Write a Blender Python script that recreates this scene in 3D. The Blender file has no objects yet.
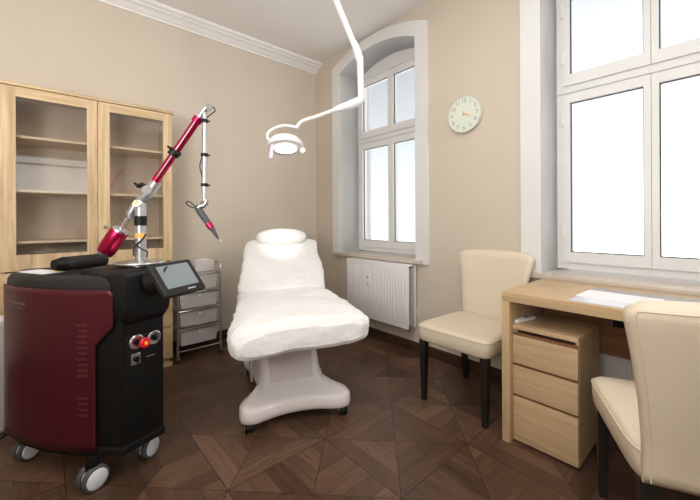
import bpy, bmesh, math, random
from mathutils import Vector, Matrix, noise
from mathutils.geometry import tessellate_polygon
random.seed(7)
S = bpy.context.scene
C = S.collection
PI = math.pi

# ---------------------------------------------------------------- camera
F = 343.5; HZ = 220.0; CAMH = 1.10
FW = Vector((.6622, .7494, 0)).normalized()
RT = Vector((FW.y, -FW.x, 0))
cd = bpy.data.cameras.new('camera'); cam = bpy.data.objects.new('camera', cd); C.objects.link(cam)
cam.location = (0, 0, CAMH)
ROLL = math.radians(.28)
cam.rotation_mode = 'QUATERNION'
cam.rotation_quaternion = (Matrix.Rotation(-math.atan2(FW.x, FW.y), 3, 'Z') @ Matrix.Rotation(PI/2, 3, 'X') @ Matrix.Rotation(-ROLL, 3, 'Z')).to_quaternion()
cd.sensor_width = 36; cd.lens = F/700*36; cd.shift_y = -(250-HZ)/700
cd.clip_start = .02
S.camera = cam
def P(px, py, d):
    """world point at depth d seen at pixel px,py"""
    return Vector((0, 0, CAMH)) + ray(px, py)*d
def ray(px, py):
    u, v = (px-350)/F, (HZ-py)/F; c, s = math.cos(ROLL), math.sin(ROLL)
    return FW + RT*(u*c+v*s) + Vector((0, 0, -u*s+v*c))
def pz0(px, py, z): return hit(px, py, (0, 0, z), (0, 0, 1))
def hit(px, py, p0, n):
    r = ray(px, py); o = Vector((0, 0, CAMH)); n = Vector(n)
    return o + r*((Vector(p0)-o).dot(n)/r.dot(n))

# ---------------------------------------------------------------- world, light, exposure
w = bpy.data.worlds.new('sky'); S.world = w; w.use_nodes = True
bg = w.node_tree.nodes['Background']
WN, WL = w.node_tree.nodes, w.node_tree.links
wtc = WN.new('ShaderNodeTexCoord'); wsp = WN.new('ShaderNodeSeparateXYZ'); WL.new(wtc.outputs['Generated'], wsp.inputs[0])
wrp = WN.new('ShaderNodeValToRGB'); we = wrp.color_ramp.elements
we[0].position = .0; we[0].color = (1.0, 1.0, 1.0, 1); we[1].position = .5; we[1].color = (.37, .385, .40, 1)
wq = we.new(.16); wq.color = (.78, .79, .80, 1)
WL.new(wsp.outputs[2], wrp.inputs[0])
wr2 = WN.new('ShaderNodeMapRange'); WL.new(wsp.outputs[1], wr2.inputs['Value']); wr2.interpolation_type = 'SMOOTHSTEP'
wr2.inputs['From Min'].default_value = .30; wr2.inputs['From Max'].default_value = .62
wmx = WN.new('ShaderNodeMix'); wmx.data_type = 'RGBA'; wmx.blend_type = 'MULTIPLY'; WL.new(wr2.outputs[0], wmx.inputs[0])
WL.new(wrp.outputs[0], wmx.inputs[6]); wmx.inputs[7].default_value = (.56, .585, .60, 1); WL.new(wmx.outputs[2], bg.inputs[0])
bg.inputs[1].default_value = 2.5
S.view_settings.view_transform = 'Standard'; S.view_settings.look = 'None'
S.view_settings.gamma = 1; S.view_settings.use_curve_mapping = False
S.view_settings.exposure = -0.04
def area(name, loc, rot, sx, sy, power, col=(1, 1, 1), portal=False):
    l = bpy.data.lights.new(name, 'AREA'); l.shape = 'RECTANGLE'; l.size = sx; l.size_y = sy
    l.energy = power; l.color = col
    if portal: l.cycles.is_portal = True
    o = bpy.data.objects.new(name, l); C.objects.link(o); o.location = loc; o.rotation_euler = rot
    return o
area('overhead_fill', (.25, .35, 2.80), (0, 0, 0), 2.6, 1.7, 32, (1, 1, 1))  # added fill below the ceiling, out of view; not a known fitting
def aimed(name, loc, tgt, sx, sy, power, col=(1, 1, 1)):
    return area(name, loc, (Vector(tgt)-Vector(loc)).to_track_quat('-Z', 'Y').to_euler(), sx, sy, power, col)
aimed('upward_fill', (-1.1, .35, 1.45), (-.1, 1.0, 3.6), .8, 1.3, 70, (.98, .99, 1))  # added fill thrown upward to brighten ceiling and upper walls, no real lamp
aimed('fill_panel', (-1.3, -.6, 1.75), (1.5, 2.6, 1.9), .75, 1.4, 20, (.98, .99, 1))  # unseen fill added at the left to brighten the window wall
for yc in (2.265, .322, -1.62):
    area('daylight_portal', (2.80, yc, 1.75), (0, PI/2, 0), 2.1, 1.2, 1, portal=True)

aimed('fill_panel', (2.06, -1.95, 2.25), (1.95, 2.3, 1.9), .38, .95, 30, (.98, .99, 1))  # second added fill, behind the camera, to lighten the window jambs

# ---------------------------------------------------------------- materials
def mat(name, col=(.8, .8, .8), rough=.5, metal=0, spec=.5, alpha=1, emit=None, es=0, coat=0, sheen=0, trans=0, ior=1.45):
    m = bpy.data.materials.new(name); m.use_nodes = True
    b = m.node_tree.nodes['Principled BSDF']
    b.inputs['Base Color'].default_value = (*col, 1); b.inputs['Roughness'].default_value = rough
    b.inputs['Metallic'].default_value = metal; b.inputs['Specular IOR Level'].default_value = spec
    b.inputs['Coat Weight'].default_value = coat; b.inputs['IOR'].default_value = ior
    b.inputs['Sheen Weight'].default_value = sheen; b.inputs['Transmission Weight'].default_value = trans
    b.inputs['Alpha'].default_value = alpha
    if emit: b.inputs['Emission Color'].default_value = (*emit, 1); b.inputs['Emission Strength'].default_value = es
    return m
def nodes(m): return m.node_tree.nodes, m.node_tree.links, m.node_tree.nodes['Principled BSDF']
def add_noise(m, c1, c2, scale=8, bump=.0, detail=4, bscale=None, vscale=(1, 1, 1), dist=.002):
    N, L, b = nodes(m)
    tc = N.new('ShaderNodeTexCoord'); mp = N.new('ShaderNodeMapping'); L.new(tc.outputs['Object'], mp.inputs[0])
    mp.inputs['Scale'].default_value = vscale
    t = N.new('ShaderNodeTexNoise'); t.inputs['Scale'].default_value = scale; t.inputs['Detail'].default_value = detail
    L.new(mp.outputs[0], t.inputs['Vector'])
    r = N.new('ShaderNodeValToRGB'); r.color_ramp.elements[0].position = .3; r.color_ramp.elements[1].position = .7
    r.color_ramp.elements[0].color = (*c1, 1); r.color_ramp.elements[1].color = (*c2, 1)
    L.new(t.outputs['Fac'], r.inputs[0]); L.new(r.outputs[0], b.inputs['Base Color'])
    if bump:
        t2 = N.new('ShaderNodeTexNoise'); t2.inputs['Scale'].default_value = bscale or scale*6; t2.inputs['Detail'].default_value = 3
        L.new(mp.outputs[0], t2.inputs['Vector'])
        bp = N.new('ShaderNodeBump'); bp.inputs['Strength'].default_value = bump; bp.inputs['Distance'].default_value = dist
        L.new(t2.outputs['Fac'], bp.inputs['Height']); L.new(bp.outputs[0], b.inputs['Normal'])
    return m
def wood(name, c1, c2, grain='z', rough=.45, scale=1.0):
    m = mat(name, c1, rough, spec=.35); N, L, b = nodes(m)
    tc = N.new('ShaderNodeTexCoord'); mp = N.new('ShaderNodeMapping'); L.new(tc.outputs['Object'], mp.inputs[0])
    s = {'x': (1.2, 22, 22), 'y': (22, 1.2, 22), 'z': (22, 22, 1.2)}[grain]
    mp.inputs['Scale'].default_value = [q*scale for q in s]
    t = N.new('ShaderNodeTexNoise'); t.inputs['Scale'].default_value = 1.6; t.inputs['Detail'].default_value = 7
    t.inputs['Roughness'].default_value = .6; t.inputs['Distortion'].default_value = .6
    L.new(mp.outputs[0], t.inputs['Vector'])
    r = N.new('ShaderNodeValToRGB'); r.color_ramp.elements[0].position = .32; r.color_ramp.elements[1].position = .66
    r.color_ramp.elements[0].color = (*c1, 1); r.color_ramp.elements[1].color = (*c2, 1)
    L.new(t.outputs['Fac'], r.inputs[0]); L.new(r.outputs[0], b.inputs['Base Color'])
    bp = N.new('ShaderNodeBump'); bp.inputs['Strength'].default_value = .15; bp.inputs['Distance'].default_value = .001
    L.new(t.outputs['Fac'], bp.inputs['Height']); L.new(bp.outputs[0], b.inputs['Normal'])
    return m
def glassmat(name, tint=(1, 1, 1), refl=1.0, ior=1.5):
    m = bpy.data.materials.new(name); m.use_nodes = True
    N = m.node_tree.nodes; L = m.node_tree.links; N.clear()
    o = N.new('ShaderNodeOutputMaterial'); mx = N.new('ShaderNodeMixShader'); tr = N.new('ShaderNodeBsdfTransparent')
    gl = N.new('ShaderNodeBsdfGlossy'); fr = N.new('ShaderNodeFresnel'); ge = N.new('ShaderNodeNewGeometry'); mr = N.new('ShaderNodeMapRange')
    mr.inputs['To Min'].default_value = ior; mr.inputs['To Max'].default_value = 1/ior; L.new(ge.outputs['Backfacing'], mr.inputs['Value']); L.new(mr.outputs[0], fr.inputs[0])
    tr.inputs[0].default_value = (*tint, 1); gl.inputs[0].default_value = (refl, refl, refl, 1); gl.inputs[1].default_value = .01
    L.new(fr.outputs[0], mx.inputs[0]); L.new(tr.outputs[0], mx.inputs[1]); L.new(gl.outputs[0], mx.inputs[2]); L.new(mx.outputs[0], o.inputs[0])
    return m
M = {}
M['wall'] = add_noise(mat('wall_paint', rough=.75, spec=.2), (.57, .495, .405), (.59, .515, .425), 2.5, .12, bscale=180, dist=.0008)
M['ceiling'] = add_noise(mat('ceiling_paint', rough=.9, spec=.1), (.77, .735, .70), (.80, .765, .73), 1.2)
M['cornice'] = mat('cornice_paint', (.78, .755, .72), .6)
M['white'] = mat('white_window_paint', (.74, .735, .72), .35)
M['lining'] = mat('white_reveal_paint', (.86, .86, .86), .5)
M['plastic_white'] = mat('white_plastic', (.80, .79, .78), .35)
M['surround'] = add_noise(mat('white_surround_plaster', rough=.55), (.68, .67, .655), (.71, .70, .685), 3)
M['sill'] = add_noise(mat('sill_stone', rough=.3), (.50, .435, .37), (.56, .49, .42), 6, detail=6)
M['glass'] = glassmat('window_glass', (.97, .98, .98))
M['cab_glass'] = glassmat('cabinet_glass', (.95, .94, .92), 1.0, 1.68)
M['gasket'] = mat('dark_gasket', (.03, .03, .03), .6)
M['oak_z'] = wood('pale_oak_upright', (.42, .29, .155), (.66, .485, .29), 'z')
M['oak_x'] = wood('pale_oak_rail', (.42, .29, .155), (.66, .485, .29), 'x')
M['oak_y'] = wood('pale_oak_desk', (.43, .295, .16), (.57, .41, .24), 'y')
M['oak_dz'] = wood('pale_oak_desk_upright', (.43, .295, .16), (.57, .41, .24), 'z')
M['oak_knot'] = add_noise(mat('knotty_oak', rough=.5), (.42, .26, .12), (.66, .47, .27), 5, vscale=(1, 1, 2.5), detail=8)
M['shelf'] = wood('pale_shelf', (.60, .48, .34), (.72, .60, .45), 'x')
M['cab_in'] = mat('cabinet_inside', (.56, .47, .38), .6)
M['brown'] = wood('walnut_panel', (.13, .055, .025), (.24, .115, .055), 'y')
M['base_brown'] = add_noise(mat('brown_skirting', rough=.35), (.045, .020, .012), (.065, .03, .018), 6)
M['leather'] = add_noise(mat('cream_leatherette', rough=.42, spec=.35), (.62, .53, .405), (.65, .56, .43), 3, .25, bscale=220, dist=.0006)
M['legblack'] = add_noise(mat('black_stained_wood', rough=.35), (.012, .010, .009), (.02, .016, .013), 20)
M['sheet'] = add_noise(mat('white_cover_fabric', rough=.8, spec=.15, sheen=.2), (.70, .69, .67), (.76, .75, .73), 5, 1.0, bscale=9, dist=.02)
M['pillow'] = add_noise(mat('white_pillow_cover', rough=.7, spec=.15), (.74, .73, .71), (.78, .77, .75), 5, .6, bscale=12, dist=.01)
M['basewhite'] = mat('glossy_white_shell', (.70, .655, .64), .28, coat=.3)
M['baseinset'] = mat('grey_white_shell', (.56, .51, .495), .35)
M['black'] = add_noise(mat('black_plastic', rough=.42, spec=.22), (.006, .006, .0055), (.008, .008, .0075), 60, .1, bscale=400, dist=.0004)
M['blackm'] = add_noise(mat('matt_black_plastic', rough=.5, spec=.3), (.014, .013, .012), (.018, .017, .016), 60, .1, bscale=400, dist=.0004)
M['burg'] = add_noise(mat('burgundy_lacquer', rough=.30, spec=.5, metal=.25), (.070, .0075, .0125), (.076, .009, .014), 90)
M['magenta'] = mat('magenta_anodised', (.44, .012, .062), .24, metal=.8)
M['steel'] = mat('brushed_steel', (.62, .61, .60), .25, metal=.95)
M['silver'] = mat('silver_paint', (.46, .455, .46), .3, metal=.75)
M['chrome'] = mat('chrome', (.75, .75, .74), .12, metal=1)
M['rubber'] = mat('grey_rubber', (.06, .06, .065), .6)
M['wheel'] = mat('pale_wheel', (.62, .62, .63), .35)
M['lcd'] = mat('lit_screen', (.04, .05, .05), .28, emit=(.36, .40, .40), es=.62)
M['lcd2'] = mat('lit_screen_band', (.04, .05, .05), .12, emit=(.55, .60, .60), es=.62)
M['red'] = mat('red_knob', (.65, .01, .03), .3)
M['yellow'] = mat('yellow_mark', (.85, .62, .02), .4)
M['orange'] = mat('orange_label', (.75, .42, .10), .5)
M['paper'] = mat('white_paper', (.80, .79, .80), .6)
M['grey'] = mat('grey_ink', (.25, .24, .24), .6)
M['rad'] = mat('radiator_enamel', (.74, .725, .71), .35)
M['raddark'] = mat('radiator_fins', (.42, .43, .45), .4)
M['tub'] = add_noise(mat('frosted_plastic_tub', rough=.35, alpha=.72), (.66, .63, .60), (.76, .73, .71), 7)
M['bag'] = add_noise(mat('clear_plastic_box', rough=.2, alpha=.45), (.75, .72, .69), (.82, .80, .78), 12)
M['frame'] = mat('trolley_steel', (.55, .53, .50), .3, metal=.9)
M['lampwhite'] = mat('lamp_white_enamel', (.72, .705, .68), .3)
M['lampglow'] = mat('lamp_glow', (1, 1, 1), .4, emit=(1, .98, .94), es=9)
M['pink'] = mat('pale_lilac_plastic', (.72, .58, .74), .4)
M['clockface'] = mat('clock_face_mint', (.66, .70, .60), .5)
M['clockink'] = mat('clock_ink', (.27, .31, .27), .5)
M['clockhand'] = mat('clock_hand_orange', (.75, .33, .10), .5)
M['clockrim'] = mat('clock_rim', (.55, .52, .44), .4)
M['mat_clear'] = mat('glossy_desk_pad', (.60, .60, .64), .12, spec=.7)
M['bluepaper'] = mat('pale_blue_paper', (.40, .55, .78), .5)
M['cable'] = mat('black_cable', (.015, .015, .015), .5)
M['bin'] = mat('white_enamel', (.72, .70, .68), .35)

# parquet floor: squares split by both diagonals, planks turned from one triangle to the next
def parquet():
    m = mat('dark_parquet', (.1, .05, .03), .36, spec=.45); N, L, b = nodes(m)
    def V(x):
        return x
    def math_(op, a, c=None, d=None):
        n = N.new('ShaderNodeMath'); n.operation = op
        for i, q in enumerate((a, c, d)):
            if q is None: continue
            if isinstance(q, (int, float)): n.inputs[i].default_value = q
            else: L.new(q, n.inputs[i])
        return n.outputs[0]
    tc = N.new('ShaderNodeTexCoord'); sp = N.new('ShaderNodeSeparateXYZ'); L.new(tc.outputs['Object'], sp.inputs[0])
    T = .495
    u = math_('DIVIDE', math_('SUBTRACT', sp.outputs[0], 1.045), T); v = math_('DIVIDE', math_('SUBTRACT', sp.outputs[1], .885), T)
    cu = math_('FLOOR', u); cv = math_('FLOOR', v)
    fu = math_('SUBTRACT', math_('SUBTRACT', u, cu), .5); fv = math_('SUBTRACT', math_('SUBTRACT', v, cv), .5)
    au = math_('ABSOLUTE', fu); av = math_('ABSOLUTE', fv)
    A = math_('GREATER_THAN', au, av)                       # triangle faces +-x
    iA = math_('SUBTRACT', 1, A)
    long_ = math_('ADD', math_('MULTIPLY', A, fv), math_('MULTIPLY', iA, fu))     # along outer edge
    dep = math_('ADD', math_('MULTIPLY', A, fu), math_('MULTIPLY', iA, fv))       # towards outer edge
    par = math_('MODULO', math_('ABSOLUTE', math_('ADD', cu, cv)), 2)
    swap = math_('GREATER_THAN', par, .5)
    across = math_('ADD', math_('MULTIPLY', swap, long_), math_('MULTIPLY', math_('SUBTRACT', 1, swap), dep))
    along = math_('ADD', math_('MULTIPLY', swap, dep), math_('MULTIPLY', math_('SUBTRACT', 1, swap), long_))
    pk = math_('MULTIPLY', across, 6.0); pi_ = math_('FLOOR', pk)
    tri = math_('ADD', math_('MULTIPLY', A, 2), math_('GREATER_THAN', dep, 0))
    wn = N.new('ShaderNodeTexWhiteNoise'); wn.noise_dimensions = '4D'
    cb = N.new('ShaderNodeCombineXYZ'); L.new(cu, cb.inputs[0]); L.new(cv, cb.inputs[1]); L.new(pi_, cb.inputs[2])
    L.new(cb.outputs[0], wn.inputs['Vector']); L.new(tri, wn.inputs['W'])
    wn2 = N.new('ShaderNodeTexWhiteNoise'); wn2.noise_dimensions = '3D'
    cb2 = N.new('ShaderNodeCombineXYZ'); L.new(cu, cb2.inputs[0]); L.new(cv, cb2.inputs[1]); L.new(tri, cb2.inputs[2]); L.new(cb2.outputs[0], wn2.inputs['Vector'])
    # grain
    cb3 = N.new('ShaderNodeCombineXYZ'); L.new(math_('MULTIPLY', across, 14), cb3.inputs[0]); L.new(math_('MULTIPLY', along, 1.6), cb3.inputs[1])
    L.new(math_('MULTIPLY', wn.outputs['Value'], 50), cb3.inputs[2])
    g = N.new('ShaderNodeTexNoise'); g.inputs['Scale'].default_value = 2.0; g.inputs['Detail'].default_value = 6; g.inputs['Roughness'].default_value = .65
    L.new(cb3.outputs[0], g.inputs['Vector'])
    tone = math_('ADD', math_('ADD', math_('MULTIPLY', wn.outputs['Value'], .38), math_('MULTIPLY', wn2.outputs['Value'], .30)), math_('MULTIPLY', math_('SUBTRACT', g.outputs['Fac'], .5), .95))
    r = N.new('ShaderNodeValToRGB'); e = r.color_ramp.elements
    e[0].position = .0; e[0].color = (.050, .026, .015, 1); e[1].position = .85; e[1].color = (.175, .098, .060, 1)
    q = e.new(.4); q.color = (.098, .052, .031, 1)
    L.new(tone, r.inputs[0])
    # seams
    def near(x, wd): return math_('LESS_THAN', math_('ABSOLUTE', x), wd)
    s1 = near(math_('SUBTRACT', math_('FRACT', pk), .5), 10)  # dummy true
    sp1 = math_('LESS_THAN', math_('SUBTRACT', .5, math_('ABSOLUTE', math_('SUBTRACT', math_('FRACT', pk), .5))), .022)
    sdg = near(math_('SUBTRACT', au, av), .005)
    sed = math_('GREATER_THAN', math_('MAXIMUM', au, av), .4955)
    seam = math_('MAXIMUM', math_('MULTIPLY', sp1, .55), math_('MAXIMUM', sdg, sed))
    mx = N.new('ShaderNodeMix'); mx.data_type = 'RGBA'
    L.new(math_('MULTIPLY', seam, .8), mx.inputs[0]); L.new(r.outputs[0], mx.inputs[6]); mx.inputs[7].default_value = (.012, .006, .004, 1)
    L.new(mx.outputs[2], b.inputs['Base Color'])
    L.new(math_('ADD', math_('MULTIPLY', g.outputs['Fac'], .22), .27), b.inputs['Roughness'])
    bp = N.new('ShaderNodeBump'); bp.inputs['Strength'].default_value = .25; bp.inputs['Distance'].default_value = .002
    L.new(math_('SUBTRACT', g.outputs['Fac'], seam), bp.inputs['Height']); L.new(bp.outputs[0], b.inputs['Normal'])
    return m
M['floor'] = parquet()

# ---------------------------------------------------------------- mesh helpers
def NB(): return bmesh.new()
def merge(bm, b2, mtx=None):
    if mtx is not None: bmesh.ops.transform(b2, matrix=mtx, verts=b2.verts)
    me = bpy.data.meshes.new('tmp'); b2.to_mesh(me); b2.free(); bm.from_mesh(me); bpy.data.meshes.remove(me)
def box(bm, lo, hi, bev=0, seg=2, mtx=None):
    b = bmesh.new(); bmesh.ops.create_cube(b, size=1)
    lo = Vector(lo); hi = Vector(hi); s = hi-lo; c = (hi+lo)/2
    for v in b.verts: v.co = Vector((v.co.x*s.x+c.x, v.co.y*s.y+c.y, v.co.z*s.z+c.z))
    if bev: bmesh.ops.bevel(b, geom=b.edges[:], offset=bev, segments=seg, affect='EDGES', profile=.6)
    merge(bm, b, mtx); return bm
def frame_basis(d):
    d = d.normalized(); up = Vector((0, 0, 1)) if abs(d.z) < .95 else Vector((1, 0, 0))
    x = d.cross(up).normalized(); y = x.cross(d).normalized(); return x, y
def tube(bm, pts, r, seg=12, cap=True):
    pts = [Vector(p) for p in pts]; n = len(pts)
    rs = r if isinstance(r, (list, tuple)) else [r]*n
    b = bmesh.new(); rings = []
    x = None
    for i, p in enumerate(pts):
        d = (pts[min(i+1, n-1)]-pts[max(i-1, 0)]).normalized()
        if x is None: x, y = frame_basis(d)
        else:
            x = (x-d*x.dot(d)).normalized(); y = x.cross(d)
        rings.append([b.verts.new(p+(x*math.cos(2*PI*k/seg)+y*math.sin(2*PI*k/seg))*rs[i]) for k in range(seg)])
    for i in range(n-1):
        for k in range(seg):
            b.faces.new((rings[i][k], rings[i][(k+1) % seg], rings[i+1][(k+1) % seg], rings[i+1][k]))
    if cap: b.faces.new(rings[0]); b.faces.new(rings[-1])
    bmesh.ops.recalc_face_normals(b, faces=b.faces); merge(bm, b); return bm
def smoothpath(pts, n=8):
    pts = [Vector(p) for p in pts]; out = []
    for i in range(len(pts)-1):
        p0 = pts[max(i-1, 0)]; p1 = pts[i]; p2 = pts[i+1]; p3 = pts[min(i+2, len(pts)-1)]
        for k in range(n):
            t = k/n
            out.append(.5*((2*p1)+(p2-p0)*t+(2*p0-5*p1+4*p2-p3)*t*t+(3*p1-p0-3*p2+p3)*t**3))
    out.append(pts[-1]); return out
def lathe(bm, prof, p0, axis, seg=32, capped=True):
    """prof: list of (radius, distance along the axis)"""
    axis = Vector(axis).normalized(); x, y = frame_basis(axis); p0 = Vector(p0); b = bmesh.new(); rings = []
    for r, h in prof:
        r = max(r, 1e-4)
        rings.append([b.verts.new(p0+axis*h+(x*math.cos(2*PI*k/seg)+y*math.sin(2*PI*k/seg))*r) for k in range(seg)])
    for i in range(len(rings)-1):
        for k in range(seg):
            b.faces.new((rings[i][k], rings[i][(k+1) % seg], rings[i+1][(k+1) % seg], rings[i+1][k]))
    if capped: b.faces.new(rings[0]); b.faces.new(rings[-1])
    bmesh.ops.recalc_face_normals(b, faces=b.faces); merge(bm, b); return bm
def prism(bm, poly, z0, z1, bev=0, seg=3, top_scale=None, bevz=True):
    b = bmesh.new(); n = len(poly)
    c = sum((Vector((p[0], p[1], 0)) for p in poly), Vector())/n
    lo = [b.verts.new((p[0], p[1], z0)) for p in poly]
    ts = top_scale or 1
    hi = [b.verts.new((c.x+(p[0]-c.x)*ts, c.y+(p[1]-c.y)*ts, z1)) for p in poly]
    b.faces.new(lo[::-1]); b.faces.new(hi)
    for i in range(n): b.faces.new((lo[i], lo[(i+1) % n], hi[(i+1) % n], hi[i]))
    bmesh.ops.recalc_face_normals(b, faces=b.faces)
    if bev:
        es = [e for e in b.edges if abs(e.verts[0].co.z-e.verts[1].co.z) < 1e-6]
        bmesh.ops.bevel(b, geom=es, offset=bev, segments=seg, affect='EDGES')
    merge(bm, b); return bm
def loft(bm, rings, cap=True):
    b = bmesh.new(); R = [[b.verts.new(p) for p in r] for r in rings]; n = len(R[0])
    for i in range(len(R)-1):
        for k in range(n): b.faces.new((R[i][k], R[i][(k+1) % n], R[i+1][(k+1) % n], R[i+1][k]))
    if cap: b.faces.new(R[0]); b.faces.new(R[-1])
    bmesh.ops.recalc_face_normals(b, faces=b.faces); merge(bm, b); return bm
def srect(hx, hy, n=6, e=4.0, N_=32):
    out = []
    for k in range(N_):
        a = 2*PI*k/N_; c, s = math.cos(a), math.sin(a)
        out.append((hx*math.copysign(abs(c)**(2/e), c), hy*math.copysign(abs(s)**(2/e), s)))
    return out
def mk(name, bm, m, parent=None, smooth=True, world=False, angle=35, mods=None):
    """world=True: the mesh was drawn in world coordinates"""
    if world and parent is not None:
        bmesh.ops.transform(bm, matrix=WM[parent.name].inverted(), verts=bm.verts)
    me = bpy.data.meshes.new(name); bm.to_mesh(me); bm.free()
    if isinstance(m, str): m = M[m]
    me.materials.append(m)
    if smooth:
        for p in me.polygons: p.use_smooth = True
        me.set_sharp_from_angle(angle=math.radians(angle))
    o = bpy.data.objects.new(name, me); C.objects.link(o); o.parent = parent
    if parent is not None and parent.name in WM: WM[o.name] = WM[parent.name]
    return o
WM = {}
def thing(name, label, cat, loc=(0, 0, 0), rz=0, group=None):
    o = bpy.data.objects.new(name, None); C.objects.link(o); o.location = loc; o.rotation_euler = (0, 0, rz)
    o.empty_display_size = .1
    WM[o.name] = Matrix.Translation(Vector(loc)) @ Matrix.Rotation(rz, 4, 'Z')
    if label: o['label'] = label; o['category'] = cat
    if group: o['group'] = group
    return o
def tag(o, label, cat, group=None):
    o['label'] = label; o['category'] = cat
    if group: o['group'] = group
    return o
def struct(o): o['kind'] = 'structure'; return o
def reorigin(o, loc):
    """move the origin of a one-mesh thing to loc"""
    loc = Vector(loc); o.data.transform(Matrix.Translation(-loc)); o.location = loc; return o
def text_bm(s, size, depth=.001):
    cu = bpy.data.curves.new('t', 'FONT'); cu.body = s; cu.size = size; cu.align_x = 'CENTER'; cu.align_y = 'CENTER'; cu.extrude = depth
    o = bpy.data.objects.new('t', cu); C.objects.link(o); bpy.context.view_layer.update()
    me = bpy.data.meshes.new_from_object(o.evaluated_get(bpy.context.evaluated_depsgraph_get()))
    b = bmesh.new(); b.from_mesh(me); bpy.data.objects.remove(o); bpy.data.meshes.remove(me); bpy.data.curves.remove(cu)
    return b
def basis_mtx(o, x, y, z):
    m = Matrix.Identity(4)
    for i in range(3): m[i][0] = x[i]; m[i][1] = y[i]; m[i][2] = z[i]; m[i][3] = o[i]
    return m

# ---------------------------------------------------------------- room shell
XB, YA, H = 2.314, 3.195, 2.85
XL, YR = -1.6, -2.3
WT = .42
o = mk('floor', box(NB(), (XL-.2, YR-.2, -.1), (XB+.0, YA+.2, 0)), 'floor', smooth=False); struct(o)
o = mk('ceiling', box(NB(), (XL-.2, YR-.2, H), (XB+WT, YA+.2, H+.1)), 'ceiling', smooth=False); struct(o)
o = mk('wall_back', box(NB(), (XL-.2, YA, 0), (XB, YA+.2, H)), 'wall', smooth=False); struct(o)
o = mk('wall_left', box(NB(), (XL-.2, YR-.2, 0), (XL, YA, H)), 'wall', smooth=False); struct(o)

ARC_IN = (2.62, 2.735); ARC_OUT = (2.705, 2.838)
def arc_pts(y0, y1, spring, peak, n=16):
    """points from y0 to y1 over a segmental arch"""
    hw = abs(y1-y0)/2; rise = peak-spring; R = (hw*hw+rise*rise)/(2*rise); yc = (y0+y1)/2; zc = peak-R
    a0 = math.asin(hw/R); out = []
    for i in range(n+1):
        a = -a0+2*a0*i/n
        if y1 < y0: out.append((yc-R*math.sin(a), zc+R*math.cos(a)))
        else: out.append((yc+R*math.sin(a), zc+R*math.cos(a)))
    return out
def extrude_holes(outer, holes, x0, x1, axis='x'):
    loops = [[Vector((y, z, 0)) for y, z in outer]]+[[Vector((y, z, 0)) for y, z in h] for h in holes]
    tris = tessellate_polygon(loops); flat = [p for l in loops for p in l]
    b = bmesh.new()
    def mkv(x, p): return (x, p.x, p.y) if axis == 'x' else (p.x, x, p.y)
    A = [b.verts.new(mkv(x0, p)) for p in flat]; B = [b.verts.new(mkv(x1, p)) for p in flat]
    for t in tris:
        try: b.faces.new([A[i] for i in t]); b.faces.new([B[i] for i in t][::-1])
        except ValueError: pass
    k = 0
    for l in loops:
        n = len(l)
        for i in range(n): b.faces.new((A[k+i], A[k+(i+1) % n], B[k+(i+1) % n], B[k+i]))
        k += n
    bmesh.ops.recalc_face_normals(b, faces=b.faces)
    return b
WB = .755    # window opening bottom
def opening(yc, hw=.4885): return [(yc-hw, WB), (yc+hw, WB)]+arc_pts(yc+hw, yc-hw, *ARC_IN)
wins = [2.265, .322, -1.62]
o = mk('wall_right', extrude_holes([(YR-.2, 0), (YA, 0), (YA, H), (YR-.2, H)], [opening(y) for y in wins], XB, XB+WT), 'wall', smooth=False); struct(o)
# rear wall with a window
o = mk('wall_rear', extrude_holes([(XL, 0), (XB, 0), (XB, H), (XL, H)], [[(-.75, 1.58), (.75, 1.58), (.75, 2.26), (-.75, 2.26)]], YR-.2, YR, 'y'), 'wall', smooth=False); struct(o)
wr = thing('window_4', None, None, (-.1, YR-.1, 1.55)); struct(wr)
b = extrude_holes([(-.75, 1.58), (.75, 1.58), (.75, 2.26), (-.75, 2.26)], [[(-.70, 1.62), (.70, 1.62), (.70, 2.08), (-.70, 2.08)], [(-.70, 2.11), (.70, 2.11), (.70, 2.22), (-.70, 2.22)]], YR-.14, YR-.06, 'y')
mk('window_frame', b, 'white', wr, world=True, smooth=False)
for z0, z1 in ((1.62, 2.08), (2.11, 2.22)):
    mk('pane', box(NB(), (-.70, YR-.105, z0), (.70, YR-.1, z1)), 'glass', wr, world=True)

# cornice on the back wall (profile swept along x)
prof = [(0, 0), (.012, 0), (.012, .018), (.03, .022), (.04, .04), (.07, .055), (.085, .058), (.085, .07), (.115, .075), (.125, .085), (.125, .10), (0, .10)]
rings = [[(x, YA-p[0]*1.0, H-.09+p[1]*.9) for p in prof] for x in (XL, XB)]
o = mk('trim_1', loft(NB(), rings), 'cornice', angle=50); struct(o)
o = mk('baseboard_back', box(NB(), (XL, YA-.015, 0), (XB, YA, .08), .003), 'base_brown'); struct(o)
o = mk('baseboard_right', box(NB(), (XB-.015, YR, 0), (XB, YA-.015, .08), .003), 'base_brown'); struct(o)

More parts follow.
